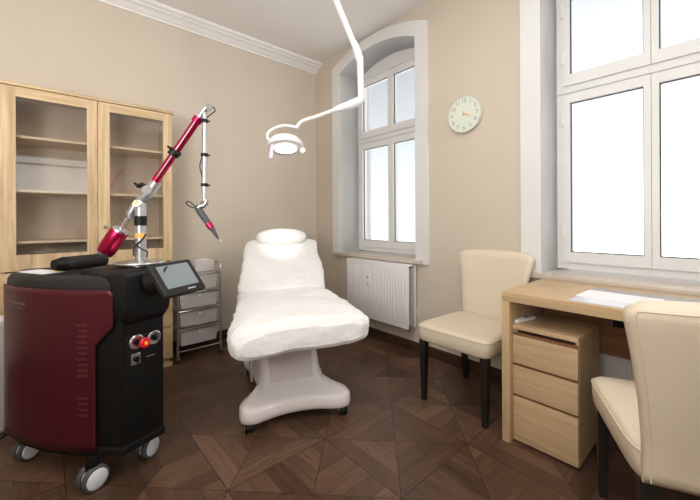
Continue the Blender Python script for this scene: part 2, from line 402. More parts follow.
# windows in the right wall
XF = 2.55
def window(idx, yc):
    hw = .4885
    t = thing('window_%d' % idx, None, None, (XF, yc, WB)); struct(t)
    # plaster surround band, flat on the wall
    outer = [(yc-hw-.12, .735), (yc+hw+.12, .735)]+arc_pts(yc+hw+.12, yc-hw-.12, *ARC_OUT)
    sb = extrude_holes(outer, [[(yc-hw, .74), (yc+hw, .74)]+arc_pts(yc+hw, yc-hw, *ARC_IN)], XB-.022, XB+.002)
    mk('surround', sb, 'surround', t, world=True, smooth=False)
    # splayed white lining of the reveal
    lin = []
    ins = .003
    for x, e in ((XB-.018, 0), (XB+WT+.003, .014)):
        r = [(x, yc-hw+ins+e, WB), (x, yc+hw-ins-e, WB)]
        lin.append([(x, y, z) for y, z in [(yc+hw-ins-e, WB)]+arc_pts(yc+hw-ins-e, yc-hw+ins+e, ARC_IN[0]-ins, ARC_IN[1]-ins-e*.5)+[(yc-hw+ins+e, WB)]])
    bb = bmesh.new(); R = [[bb.verts.new(p) for p in r] for r in lin]
    for k in range(len(R[0])-1): bb.faces.new((R[0][k], R[1][k], R[1][k+1], R[0][k+1]))
    bmesh.ops.solidify(bb, geom=bb.faces[:], thickness=.002)
    mk('reveal', bb, 'lining', t, world=True, angle=30)
    # fixed frame
    fo = [(yc-hw+.008, .775), (yc+hw-.008, .775)]+arc_pts(yc+hw-.008, yc-hw+.008, 2.615, 2.728)
    L0, L1 = yc-hw+.052, yc+hw-.052
    holes = [[(L0, .82), (L1, .82), (L1, 1.905), (L0, 1.905)], [(L0, 1.965), (L1, 1.965), (L1, 2.57), (L0, 2.57)]]
    mk('frame', extrude_holes(fo, holes, XF, XF+.07), 'white', t, world=True, smooth=False)
    b = NB(); box(b, (XF-.012, yc-hw+.01, 1.915), (XF+.01, yc+hw-.01, 1.942), .006)
    box(b, (XF-.010, yc-hw+.01, 2.59), (XF+.01, yc+hw-.01, 2.607), .005)
    mk('transom_bead', b, 'white', t, world=True)
    for (z0, z1, g0, g1, nm) in ((.82, 1.905, .885, 1.852, 'lower'), (1.965, 2.57, 2.036, 2.525, 'upper')):
        for (a, c, g, h) in ((yc-hw+.052, yc, yc-hw+.089, yc-.033), (yc, yc+hw-.052, yc+.033, yc+hw-.089)):
            s = mk('sash', extrude_holes([(a+.001, z0), (c-.001, z0), (c-.001, z1), (a+.001, z1)], [[(g, g0), (h, g0), (h, g1), (g, g1)]], XF-.014, XF+.055), 'white', t, world=True, smooth=False)
            gb = extrude_holes([(g-.001, g0-.001), (h+.001, g0-.001), (h+.001, g1+.001), (g-.001, g1+.001)], [[(g+.005, g0+.005), (h-.005, g0+.005), (h-.005, g1-.005), (g+.005, g1-.005)]], XF+.006, XF+.014)
            mk('gasket', gb, 'gasket', s, world=True, smooth=False)
            mk('pane', box(NB(), (XF+.016, g-.002, g0-.002), (XF+.022, h+.002, g1+.002)), 'glass', s, world=True, smooth=False)
    # hinges at the left sash, handle on the middle
    for z in (1.02, 1.75, 2.15, 2.46):
        for y in (yc+hw-.048, yc-hw+.048):
            mk('hinge', tube(NB(), [(XF-.012, y, z-.045), (XF-.012, y, z-.01), (XF-.012, y, z+.045)], [.006, .009, .006], 10), 'plastic_white', t, world=True)
    # inner sill
    mk('window_sill', box(NB(), (XB-.055, yc-hw-.075, .735), (XB-.0221, yc+hw+.075, .768), .006), 'sill', t, world=True)
    mk('window_sill', box(NB(), (XB-.0225, yc-hw+.001, .740), (XF+.07, yc+hw-.001, .768), .002), 'sill', t, world=True)
window(1, wins[0]); window(2, wins[1]); window(3, wins[2])

# ---------------------------------------------------------------- cabinet
cx0, cx1, cy0, cy1 = None, None, 2.837, 3.175
cx1 = hit(173, 300, (0, cy0, 0), (0, 1, 0)).x
cx0 = hit(-1.0, 200, (0, cy0, 0), (0, 1, 0)).x
cmid = hit(97.8, 200, (0, cy0, 0), (0, 1, 0)).x
ctop = 1.927; cbm = .80
cab = thing('display_cabinet', 'tall pale oak cabinet with two glass doors against the beige wall', 'cabinet', ((cx0+cx1)/2, (cy0+cy1)/2, 0))
yb = cy0+.022
mk('side_panel', box(NB(), (cx0, yb, .03), (cx0+.02, cy1, ctop-.02), .001), 'oak_z', cab, world=True)
mk('side_panel', box(NB(), (cx1-.02, yb, .03), (cx1, cy1, ctop-.02), .001), 'oak_z', cab, world=True)
mk('back_panel', box(NB(), (cx0+.02, cy1-.01, .03), (cx1-.02, cy1, ctop-.02)), 'cab_in', cab, world=True)
mk('top_panel', box(NB(), (cx0-.012, cy0-.008, ctop-.02), (cx1+.012, cy1, ctop), .003), 'oak_x', cab, world=True)
mk('plinth', box(NB(), (cx0, yb, 0), (cx1, cy1-.02, .06)), 'oak_x', cab, world=True)
mk('inner_floor', box(NB(), (cx0+.02, yb, cbm), (cx1-.02, cy1-.01, cbm+.02)), 'oak_x', cab, world=True)
shy = cy0+.045
for z in (hit(120, 147.5, (0, shy, 0), (0, 1, 0)).z, hit(120, 194.5, (0, shy, 0), (0, 1, 0)).z, hit(120, 239, (0, shy, 0), (0, 1, 0)).z):
    mk('shelf', box(NB(), (cx0+.021, shy, z-.009), (cx1-.021, cy1-.011, z+.006), .001), 'shelf', cab, world=True)
def cabdoor(x0, x1, g0, g1, knobx):
    gz1 = ctop-.02-.063; gz0 = .90
    b = extrude_holes([(x0, cbm+.005), (x1, cbm+.005), (x1, ctop-.024), (x0, ctop-.024)], [[(g0, gz0), (g1, gz0), (g1, gz1), (g0, gz1)]], cy0, cy0+.02, 'y')
    d = mk('door', b, 'oak_z', cab, world=True, smooth=False)
    mk('door_rail', box(NB(), (g0, cy0-.0015, gz1), (g1, cy0+.01, ctop-.025)), 'oak_x', d, world=True)
    mk('glass_pane', box(NB(), (g0-.004, cy0+.008, gz0-.004), (g1+.004, cy0+.012, gz1+.004)), 'cab_glass', d, world=True, smooth=False)
    if knobx: mk('knob', lathe(NB(), [(.006, -.001), (.005, .008), (.011, .014), (.011, .019), (.006, .023)], (knobx, cy0, hit(105, 226.5, (0, cy0, 0), (0, 1, 0)).z), (0, -1, 0), 20), 'steel', d, world=True)
X = lambda px: hit(px, 200, (0, cy0, 0), (0, 1, 0)).x
cabdoor(cx0+.002, cmid-.002, X(16), X(87.3), None)
cabdoor(cmid+.002, cx1-.002, X(110), X(163.5), X(105))
# chest of drawers in the lower part
for k, (z0, z1) in enumerate(((.07, .30), (.305, .545), (.55, .795))):
    for (a, c) in ((cx0+.002, cmid-.002), (cmid+.002, cx1-.002)):
        d = mk('drawer', box(NB(), (a, cy0, z0), (c, cy0+.02, z1), .003), 'oak_knot', cab, world=True)
        mk('knob', lathe(NB(), [(.006, -.001), (.005, .008), (.013, .014), (.013, .02), (.006, .024)], ((a+c)/2, cy0, (z0+z1)/2), (0, -1, 0), 16), 'steel', d, world=True)

# ---------------------------------------------------------------- radiators
def radiator(y0, y1, z0, z1, xf, label, cols):
    t = thing('radiator', label, 'radiator', (xf+.05, (y0+y1)/2, z0))
    b = NB(); box(b, (xf, y0, z0), (xf+.012, y1, z1), .004)
    n = int((y1-y0)/.033)
    for i in range(n):
        y = y0+.03+i*(y1-y0-.06)/(n-1)
        if not (.40 < (y1-y)/(y1-y0) < .0):
            box(b, (xf-.004, y-.009, z0+.045), (xf+.002, y+.009, z1-.05), .003)
    mk('front_panel', b, 'rad', t, world=True)
    b = NB(); box(b, (xf+.095, y0, z0), (xf+.105, y1, z1), .004)
    mk('rear_panel', b, 'rad', t, world=True)
    b = NB(); box(b, (xf+.004, y0+.004, z1-.012), (xf+.10, y1-.004, z1+.002), .003)
    for i in range(14):
        y = y0+.05+i*(y1-y0-.1)/13
        box(b, (xf+.012, y-.012, z1), (xf+.082, y-.004, z1+.0035))
    mk('top_grille', b, 'rad', t, world=True)
    b = NB()
    for i in range(int((y1-y0)/.03)):
        y = y0+.012+i*.03
        box(b, (xf+.012, y, z0+.03), (xf+.04, y+.003, z1-.03)); box(b, (xf+.052, y, z0+.03), (xf+.084, y+.003, z1-.03))
    mk('fins', b, 'raddark', t, world=True)
    for y in (y0+.02, y1-.02):
        mk('wall_bracket', box(NB(), (xf+.104, y-.012, z0+.1), (XB, y+.012, z0+.16)), 'rad', t, world=True)
    v = mk('valve', tube(NB(), [(xf+.05, y0+.03, z0), (xf+.05, y0+.03, z0-.025), (XB-.02, y0+.03, z0-.025)], .009, 10), 'steel', t, world=True)
    return t
xr = 2.19
yr1 = hit(346.6, 258, (xr, 0, 0), (1, 0, 0)).y; yr0 = hit(408.1, 266, (xr, 0, 0), (1, 0, 0)).y
zt = hit(377, 262, (xr, 0, 0), (1, 0, 0)).z; zb = hit(406.7, 329.5, (xr, 0, 0), (1, 0, 0)).z
r1 = radiator(yr0, yr1, zb, zt, xr, 'white panel radiator with small meter, in the wall corner under the back window', 1)
mx_, my_ = xr-.0045, hit(369.5, 280, (xr, 0, 0), (1, 0, 0)).y
mzt = hit(370, 280, (xr, 0, 0), (1, 0, 0)).z
mt = mk('heat_meter', box(NB(), (mx_-.016, my_-.014, mzt-.05), (mx_, my_+.014, mzt+.055), .004), 'plastic_white', r1, world=True)
b = NB(); box(b, (mx_-.0175, my_-.009, mzt+.018), (mx_-.0155, my_+.009, mzt+.04)); mk('display', b, 'grey', mt, world=True)
mk('meter_label', box(NB(), (mx_-.0175, my_-.008, mzt-.04), (mx_-.0155, my_+.008, mzt-.028)), 'grey', mt, world=True)
radiator(-.16, .80, .22, .64, 2.205, 'white panel radiator in shadow under the desk, behind its brown back panel', 1)

# ---------------------------------------------------------------- wall clock
ck = hit(466, 115, (XB, 0, 0), (1, 0, 0)); cr = .136
clock = thing('wall_clock', 'round pale mint wall clock between the two windows', 'clock', (XB, ck.y, ck.z))
ax = Vector((-1, 0, 0)); c0 = Vector((XB, ck.y, ck.z))
mk('case', lathe(NB(), [(cr-.010, 0), (cr-.002, .004), (cr, .024), (cr-.003, .030), (cr-.006, .030), (cr-.009, .027), (.001, .027)], c0, ax, 56), 'clockrim', clock, world=True)
mk('dial', lathe(NB(), [(cr-.009, .0265), (cr-.0095, .029), (.001, .029)], c0, ax, 56), 'clockface', clock, world=True)
Xd = Vector((0, -1, 0)); Zd = Vector((0, 0, 1)); Nd = ax
for n in range(1, 13):
    a = n*PI/6; p = c0+ax*.0295+(Xd*math.sin(a)+Zd*math.cos(a))*(cr*.74)
    b = NB(); merge(b, text_bm(str(n), .040, .0006), basis_mtx(p, Xd, Zd, Nd))
    mk('numeral', b, 'clockink', clock, world=True, smooth=False)
def hand(a, l, wd, off, nm, m):
    d = Xd*math.sin(a)+Zd*math.cos(a); s = d.cross(Nd); p = c0+ax*off
    bb = bmesh.new(); v = [bb.verts.new(q+ax*e) for e in (0, .0015) for q in (p-d*.012-s*wd, p-d*.012+s*wd, p+d*l+s*wd*.5, p+d*l-s*wd*.5)]
    for f in ((0, 1, 2, 3), (7, 6, 5, 4), (0, 4, 5, 1), (1, 5, 6, 2), (2, 6, 7, 3), (3, 7, 4, 0)): bb.faces.new([v[i] for i in f])
    bmesh.ops.recalc_face_normals(bb, faces=bb.faces); mk(nm, bb, m, clock, world=True, smooth=False)
hand(math.radians(108), .055, .0035, .031, 'minute_hand', 'clockhand'); hand(math.radians(10), .028, .0045, .033, 'hour_hand', 'clockhand')
mk('hub', lathe(NB(), [(.007, .029), (.007, .036), (.002, .037)], c0, ax, 16), 'clockhand', clock, world=True)

# ---------------------------------------------------------------- desk and what is on it
dx0, dx1, dy1, dy0, dz = 1.70, 2.19, .785, -.62, .74
desk = thing('desk', 'pale oak desk with thick side panel, standing under the front window', 'desk', ((dx0+dx1)/2, (dy0+dy1)/2, 0))
mk('desk_top', box(NB(), (dx0, dy0, dz-.045), (2.255, dy1, dz), .002), 'oak_y', desk, world=True)
mk('side_panel', box(NB(), (dx0, dy1-.038, 0), (dx1, dy1, dz-.0455), .002), 'oak_dz', desk, world=True)
mk('side_panel', box(NB(), (dx0, dy0, 0), (dx1, dy0+.048, dz-.0455), .002), 'oak_dz', desk, world=True)
mk('back_panel', box(NB(), (2.10, dy0+.049, .42), (2.12, dy1-.049, dz-.06), .001), 'brown', desk, world=True)
# drawer unit
ux0, ux1, uy0, uy1, uz = 1.733, 2.085, .465, .7455, .578
un = thing('drawer_unit', 'low pale oak unit of three drawers tucked under the desk', 'drawer unit', ((ux0+ux1)/2, (uy0+uy1)/2, 0))
mk('top_panel', box(NB(), (ux0, uy0, uz-.02), (ux1, uy1, uz), .0015), 'oak_y', un, world=True)
mk('side_panel', box(NB(), (ux0+.018, uy0, .008), (ux1, uy0+.015, uz-.0205)), 'oak_dz', un, world=True)
mk('side_panel', box(NB(), (ux0+.018, uy1-.015, .008), (ux1, uy1, uz-.0205)), 'oak_dz', un, world=True)
mk('back_panel', box(NB(), (ux1-.01, uy0+.015, .03), (ux1, uy1-.015, uz-.021)), 'oak_dz', un, world=True)
mk('bottom_panel', box(NB(), (ux0+.018, uy0+.015, .02), (ux1-.01, uy1-.015, .038)), 'oak_dz', un, world=True)
for z0, z1 in ((.012, .225), (.239, .377), (.391, .526)):
    d = mk('drawer', box(NB(), (ux0, uy0+.001, z0), (ux0+.017, uy1-.001, z1), .0015), 'oak_y', un, world=True)
    mk('finger_groove', box(NB(), (ux0+.012, uy0+.002, z1), (ux0+.03, uy1-.002, z1+.0139)), 'brown', d, world=True)
for y in (uy0+.03, uy1-.03):
    for x in (ux0+.05, ux1-.05): mk('castor', lathe(NB(), [(.012, 0), (.014, .003), (.014, .018), (.010, .0205)], (x, y, 0), (0, 0, 1), 14), 'rubber', un, world=True)
# little white device on the unit
q = (pz0(513, 325.5, uz)+pz0(531, 315.5, uz))/2
dv = thing('plastic_device', 'small flat white plastic device lying on top of the drawer unit', 'device', (q.x, q.y, uz), math.radians(-12))
mk('casing', box(NB(), (-.075, -.026, 0), (.075, .026, .016), .005, 3), 'paper', dv)
mk('display', box(NB(), (.005, -.016, .0155), (.05, .016, .0165)), 'grey', dv)
# dark box behind the back panel
pb = mk('electronics_box', box(NB(), (2.02, .24, .585), (2.099, .40, .665), .006), 'black'); tag(reorigin(pb, (2.06, .32, .585)), 'small black box fixed under the desk top, in front of the brown back panel', 'electronics')
# pads on the desk
a = hit(569, 298.5, (0, 0, dz), (0, 0, 1)); c = hit(597, 287.5, (0, 0, dz), (0, 0, 1))
px0, px1, py1 = 1.725, c.x-.02, a.y-.01
pad = mk('desk_pad', box(NB(), (px0, -.30, dz), (px1, py1, dz+.004), .0015), 'mat_clear'); tag(reorigin(pad, ((px0+px1)/2, .1, dz)), 'glossy transparent grey desk pad lying on the oak desk', 'desk pad')
def sheet(x0, y0, sx, sy, z, m, rz, label):
    b = NB(); box(b, (-sx/2, -sy/2, 0), (sx/2, sy/2, .0012)); o = mk('paper_sheet', b, m, smooth=False); o.location = (x0, y0, z); o.rotation_euler = (0, 0, rz); return tag(o, label, 'paper')
sheet(1.93, .36, .20, .28, dz+.0042, 'paper', -.05, 'white paper sheet lying on the glossy pad on the desk')
sheet(1.86, .12, .21, .15, dz+.0042, 'bluepaper', .03, 'pale blue paper sheet on the desk pad by the near chair')

# ---------------------------------------------------------------- cream chairs
def chair(label, loc, rz):
    t = thing('dining_chair', label, 'chair', loc, rz)
    # seat: padded box, wider in front (local +y is where the chair faces)
    rings = []
    def ring(z, s, pad=0):
        pts = []
        for (x, y) in srect(1, 1, e=9, N_=40):
            yy = y*(.252)*s+.01; hw = (.238 if y > 0 else .238)*s - .022*(1-y)/2
            pts.append((x*hw, yy, z))
        return pts
    for z, s in ((.368, .90), (.370, .965), (.378, .985), (.41, 1.0), (.445, 1.0), (.458, .985), (.466, .95), (.470, .86), (.474, .6), (.475, .2)):
        rings.append(ring(z, s))
    s = mk('seat', loft(NB(), rings), 'leather', t, angle=60)
    # piping round the seat
    mk('piping', tube(NB(), [Vector(p) for p in ring(.452, 1.0)]+[Vector(ring(.452, 1.0)[0])], .0028, 6, cap=False), 'leather', s)
    # backrest: curved, flaring shell from below the seat up to the top
    NU, NV = 24, 22
    def surf(u, v):
        z = .375+v*(.885-.375)
        lean = -.235-.02*v-.078*max(0, v-.15)**1.25
        hw = .200+.063*max(0, (v-.15)/.85)**1.6
        zz = z+(.010*(1-u*u) if v > .9 else 0)*(v-.9)/.1
        fwd = -.0+.028*abs(u)**2.5*v
        # round top corners
        if v > .9:
            pass
        if v > .89:
            k = (v-.89)/.11; hw -= .055*(1-math.sqrt(max(0, 1-k*k)))
        return Vector((u*hw, lean+fwd, zz))
    bb = bmesh.new()
    def th(u, v):
        e = 1-max(abs(u)**8, (abs(2*v-1))**22)
        return (.020+.014*v)*max(e, .0)**.5+.007
    fr = [[None]*(NU+1) for _ in range(NV+1)]; bk = [[None]*(NU+1) for _ in range(NV+1)]
    for j in range(NV+1):
        for i in range(NU+1):
            u = math.sin((-1+2*i/NU)*PI/2); v = j/NV; p = surf(u, v); tt = th(u, v)
            fr[j][i] = bb.verts.new(p+Vector((0, tt, 0))); bk[j][i] = bb.verts.new(p-Vector((0, tt, 0)))
    for j in range(NV):
        for i in range(NU):
            bb.faces.new((fr[j][i], fr[j][i+1], fr[j+1][i+1], fr[j+1][i])); bb.faces.new((bk[j][i], bk[j+1][i], bk[j+1][i+1], bk[j][i+1]))
    for j in range(NV):
        for i in (0, NU): bb.faces.new((fr[j][i], bk[j][i], bk[j+1][i], fr[j+1][i]))
    for i in range(NU):
        for j in (0, NV): bb.faces.new((fr[j][i], bk[j][i], bk[j][i+1], fr[j][i+1]))
    bmesh.ops.recalc_face_normals(bb, faces=bb.faces)
    back = mk('backrest', bb, 'leather', t, angle=75)
    # seam round the rear face
    pts = []
    for k in range(30): v = .02+.93*k/29; p = surf(-.93, v); pts.append(p-Vector((0, th(-.93, v), 0)))
    for k in range(1, 20): u = -.93+1.86*k/20; p = surf(u, .955); pts.append(p-Vector((0, th(u, .955), 0)))
    for k in range(30): v = .95-.93*k/29; p = surf(.93, v); pts.append(p-Vector((0, th(.93, v), 0)))
    mk('piping', tube(NB(), pts, .0022, 6), 'leather', back)
    for sx in (-1, 1):
        for (y, y2) in ((.222, .222), (-.19, -.235)):
            x = sx*(.196 if y > 0 else .178); r = []
            for (z, h, yy) in ((0, .0125, y2), (.37, .021, y)):
                r.append([(x+a*h, yy+c*h, z) for a, c in ((-1, -1), (1, -1), (1, 1), (-1, 1))])
            mk('leg', loft(NB(), r), 'legblack', t, smooth=False)
    return t
chair('cream upholstered chair with black legs standing by the wall between the windows', (1.955, 1.085, 0), PI/2)
chair('cream upholstered chair seen from behind, drawn up to the desk', (1.528, .092, 0), math.atan2(.405, .914)-PI/2)

# ---------------------------------------------------------------- treatment chair
ca = Vector((.385, .923, 0)).normalized()
tc = thing('treatment_chair', 'white reclined treatment chair in puffy covers on a swivel base, beneath the lamp', 'treatment chair', (.94, 1.40, 0), -math.atan2(ca.x, ca.y))
# floor base: plan with concave front and long rounded toes
def base_ring(z, g=0.0):
    pts = []
    ctrl = [(-.30, .20), (-.27, .165), (-.21, .16), (-.10, .195), (0, .205), (.10, .195), (.21, .16), (.27, .165), (.30, .20),
            (.30, .27), (.27, .33), (.215, .42), (.19, .55), (.20, .72), (.25, .86), (.26, .92), (.22, .96), (.10, .97), (-.10, .97), (-.22, .96), (-.26, .92), (-.25, .86), (-.20, .72), (-.19, .55), (-.215, .42), (-.27, .33), (-.30, .27)]
    cc = Vector((0, .55, 0))
    loop = [Vector((x, y, z)) for x, y in ctrl]; n = len(loop); out = []
    for i in range(n):
        p0, p1, p2, p3 = loop[i-1], loop[i], loop[(i+1) % n], loop[(i+2) % n]
        for k in range(3):
            t = k/3; out.append(.5*((2*p1)+(p2-p0)*t+(2*p0-5*p1+4*p2-p3)*t*t+(3*p1-p0-3*p2+p3)*t**3))
    res = []
    m = len(out)
    for i, p in enumerate(out):
        d = (out[(i+1) % m]-out[i-1]).normalized(); nrm = Vector((-d.y, d.x, 0))
        res.append(p+nrm*g)
    return res
rg = [base_ring(.055, .012), base_ring(.062, .003), base_ring(.085, 0), base_ring(.118, .002), base_ring(.132, .014), base_ring(.140, .035)]
def colring(z, hx, y0, y1, e=7):
    N_ = 81; out = []
    src = base_ring(0, 0)
    c = Vector((0, (y0+y1)/2, 0)); hy = (y1-y0)/2
    for p in src:
        a = math.atan2((p.y-.56)/.40, p.x/.27); cc, ss = math.cos(a), math.sin(a)
        out.append(Vector((-.02*min(1, z/.3)+hx*math.copysign(abs(cc)**(2/e), cc), c.y+hy*math.copysign(abs(ss)**(2/e), ss), z)))
    return out
rg += [colring(.165, .205, .285, .90, 4), colring(.21, .188, .325, .86, 5), colring(.30, .176, .345, .83), colring(.46, .168, .36, .80), colring(.48, .160, .37, .79)]
base = mk('base', loft(NB(), rg), 'basewhite', tc, angle=50)
def ins(z, y, h, t): return [(-.02*min(1, z/.3)-h, y, z), (-.02*min(1, z/.3)+h, y, z), (-.02*min(1, z/.3)+h, y+t, z), (-.02*min(1, z/.3)-h, y+t, z)]
mk('base_inset', loft(NB(), [ins(.195, .305, .120, .03), ins(.30, .338, .125, .02), ins(.46, .353, .135, .02)]), 'baseinset', base)
b = NB(); 
mk('tread_band', loft(NB(), [base_ring(.046, .028), base_ring(.056, .012)]), 'black', base)
for x, y in ((-.255, .225), (.255, .225), (-.225, .915), (.225, .915)):
    k = mk('castor', lathe(NB(), [(.016, .032), (.018, .036), (.018, .052), (.012, .055)], (x, y, 0), (0, 0, 1), 16), 'black', tc)
    for s in (-1, 1):
        mk('wheel', lathe(NB(), [(.008, -.007), (.0265, -.006), (.028, -.002), (.028, .002), (.0265, .006), (.008, .007)], (x+s*.013, y-.022, .028), (1, 0, 0), 20), 'black', k)
        mk('hub_cap', lathe(NB(), [(.011, -.0078), (.011, .0078)], (x+s*.013, y-.022, .028), (1, 0, 0), 16), 'wheel', k)
mk('seat_frame', box(NB(), (-.25, .06, .482), (.25, .80, .515), .008), 'rubber', tc)
def cushion(stations, name, m, e=3.2, wr=.006, parent=None, seed=0, NN=110, skew=0, droop=0):
    rings = []
    for (y, z, hx, hz, ang) in stations:
        r = []
        for (a, c) in srect(hx, hz, e=e, N_=NN):
            n = Vector((0, -math.sin(ang), math.cos(ang))); p = Vector((a, y, z))+n*c
            q = p*6+Vector((seed, seed*2, 0)); dsp = noise.noise(q)*wr*1.4+noise.noise(q*2.7)*wr*.8+(1-min(1, abs(noise.noise(Vector((q.x*1.1, q.y*1.9, q.z))+Vector((9, 3, 1))))*2.2))**3*wr*.6*(1 if wr > .005 else .3)
            p += Vector((skew*max(0, y-.72)/.5, 0, -droop*max(0, .7-y)*max(0, -a/.34)))
            rr = (Vector((a, 0, 0))+n*c); 
            if rr.length > .0001: p += rr.normalized()*dsp
            r.append(p)
        rings.append(r)
    return mk(name, loft(NB(), rings), m, parent, angle=80)
def interp(st, n=11):
    out = []
    for i in range(len(st)-1):
        for k in range(n):
            t = k/n; out.append(tuple(st[i][j]*(1-t)+st[i+1][j]*t for j in range(5)))
    out.append(st[-1]); return out
seat_st = [(-.022, .535, .20, .02, 0), (-.020, .537, .29, .045, 0), (-.005, .540, .322, .066, 0), (.02, .545, .336, .078, 0), (.07, .550, .342, .080, 0), (.15, .557, .338, .075, .01), (.35, .566, .318, .066, .02), (.55, .575, .302, .060, .03), (.68, .582, .292, .060, .06), (.76, .587, .285, .055, .1), (.80, .587, .27, .04, .1), (.815, .585, .24, .02, .1)]
cushion(interp(seat_st), 'seat_cover', 'sheet', 4.5, .013, tc, 3, droop=.045)
ba = math.radians(29)
def bst(s, hx, hz, lift=0): return (.70+math.cos(ba)*s-math.sin(ba)*lift, .602+math.sin(ba)*s+math.cos(ba)*lift, hx, hz, ba)
back_st = [bst(-.03, .20, .02), bst(-.02, .25, .04), bst(0, .285, .055), bst(.06, .295, .058), bst(.2, .296, .058), bst(.4, .29, .058), bst(.53, .292, .056), bst(.60, .288, .052), bst(.63, .274, .042), bst(.645, .25, .028), bst(.65, .21, .012)]
cushion(interp(back_st), 'backrest_cover', 'sheet', 4.5, .009, tc, 8, skew=.05)
# headrest cushion
hp = bst(.585, 0, 0, .085)
pil = []
for i in range(17):
    t = -1+2*i/16; r = max(.02, (1-abs(t)**2.6))**.5
    pil.append((hp[1-1]+t*.075*math.cos(ba), hp[1]+t*.075*math.sin(ba)+.0, .202*r, .066*r, ba))
cushion(pil, 'headrest_cushion', 'pillow', 2.4, .004, tc, 5, skew=.05)
# levers hanging on the left
b = NB(); tube(b, [(-.235, .20, .52), (-.245, .25, .34), (-.235, .33, .22)], .007, 8); tube(b, [(-.20, .28, .50), (-.225, .33, .30), (-.235, .34, .20)], .005, 8); box(b, (-.262, .235, .38), (-.248, .25, .50))
mk('release_lever', b, 'silver', tc)
mk('cable_box', box(NB(), (-.29, .25, .40), (-.25, .42, .515), .01), 'black', tc)

# ---------------------------------------------------------------- surgical lamp
D = 2.1
lampt = P(311, -64.5, D); mount = Vector((lampt.x, lampt.y, H))
lt = thing('examination_lamp', 'white ceiling mounted examination lamp with jointed arm over the treatment chair', 'lamp', mount)
mk('ceiling_mount', lathe(NB(), [(.09, .0), (.09, -.02), (.07, -.05), (.03, -.06)], mount, (0, 0, 1), 32), 'lampwhite', lt, world=True)
mk('upper_arm', tube(NB(), [mount-Vector((0, 0, .04)), P(356.5, 50, D)], .019, 16), 'lampwhite', lt, world=True)
mk('elbow_joint', tube(NB(), [P(354, 43, D), P(357.5, 52, D), P(360, 62, D)], [.021, .024, .021], 16), 'lampwhite', lt, world=True)
mk('drop_arm', tube(NB(), [P(360, 56, D), P(361.2, 97, D), P(360.5, 102, D)], .020, 16), 'lampwhite', lt, world=True)
mk('swivel_joint', tube(NB(), [P(362.5, 99, D), P(358.5, 101.5, D), P(350, 105, D), P(340, 108.2, D), P(334, 110, D)], [.020, .028, .027, .022, .014], 18), 'lampwhite', lt, world=True)
mk('spring_arm', tube(NB(), smoothpath([P(337, 109, D), P(318, 116, D), P(304, 120.5, D), P(299.5, 123.5, D), P(297, 127.5, D)], 6), .0115, 14), 'lampwhite', lt, world=True)
mk('yoke', tube(NB(), smoothpath([P(297.5, 127.5, D), P(292, 126.3, D), P(282, 125.8, D), P(272, 129.5, D), P(267.5, 134.5, D), P(268.5, 139.5, D), P(273, 140.5, D)], 6), .009, 12), 'lampwhite', lt, world=True)
hc = P(285.5, 146.5, D)
tgt = P(282, 243, 2.72)
view = (Vector((0, 0, CAMH))-hc).normalized()
ldir = (Vector((0, 0, -1))+(-FW)*.26+RT*.05).normalized()
head = mk('lamp_head', lathe(NB(), [(.001, -.062), (.05, -.058), (.088, -.042), (.106, -.02), (.110, 0), (.107, .010), (.097, .014), (.066, .012)], hc, ldir, 48), 'lampwhite', lt, world=True)
mk('glass_lens', lathe(NB(), [(.066, .012), (.064, .016), (.045, .019), (.001, .020)], hc, ldir, 40), 'lampglow', head, world=True)
mk('pivot_ring', lathe(NB(), [(.012, -.012), (.017, -.01), (.017, .01), (.012, .012)], P(303, 150.5, D), FW, 20), 'lampwhite', head, world=True)
mk('sterile_handle', tube(NB(), [P(273, 138, D-.06), P(272, 146, D-.06), P(270.5, 158, D-.06)], [.007, .009, .011], 14), 'pink', head, world=True)
sl = bpy.data.lights.new('lamp_beam', 'SPOT'); sl.energy = 34; sl.spot_size = math.radians(26); sl.spot_blend = .9; sl.shadow_soft_size = .05; sl.color = (1, .97, .92)
so = bpy.data.objects.new('lamp_beam', sl); C.objects.link(so); so.parent = lt
pos = hc+ldir*.035; so.location = pos-mount; so.rotation_euler = (tgt-pos).to_track_quat('-Z', 'Y').to_euler()

# ---------------------------------------------------------------- storage trolley
tr = thing('storage_trolley', 'narrow chrome trolley of frosted plastic drawers against the wall beside the cabinet', 'trolley', (.91, 3.0, 0))
tx0, tx1, ty0, ty1 = .755, 1.085, 2.865, 3.15
for x in (tx0, tx1):
    b = NB(); tube(b, smoothpath([(x, ty0, .052), (x, ty0, .60), (x, ty0, .71), (x, ty0+.03, .745), (x, ty0+.06, .75), (x, ty1-.06, .75), (x, ty1-.03, .745), (x, ty1, .71), (x, ty1, .6), (x, ty1, .05)], 4), .0085, 10)
    for z in (.672, .533, .392, .245): tube(b, [(x, ty0, z), (x, ty1, z)], .005, 8)
    mk('side_frame', b, 'frame', tr, world=True)
for z in (.672, .533, .392, .245, .083):
    for y in (ty0, ty1): mk('rail', tube(NB(), [(tx0, y, z), (tx1, y, z)], .006, 8), 'chrome', tr, world=True)
for z in (.672, .533, .392, .245):
    hgt = .128
    r = []
    for (zz, s) in ((z-hgt, .90), (z-hgt+.004, .915), (z-.01, 1.0), (z-.004, 1.02)):
        r.append([((tx0+tx1)/2+a*(tx1-tx0-.035)/2*s, (ty0+ty1)/2+c*(ty1-ty0-.02)/2*s, zz) for a, c in ((-1, -1), (1, -1), (1, 1), (-1, 1))])
    bb = NB(); loft(bb, r, cap=False)
    bb.verts.ensure_lookup_table(); bb.faces.new(bb.verts[:4])
    d = mk('tub', bb, 'tub', tr, world=True, smooth=False)
    mk('pull_button', lathe(NB(), [(.006, 0), (.009, .008), (.004, .012)], ((tx0+tx1)/2, ty0+.012, z-.035), (0, -1, 0), 12), 'paper', d, world=True)
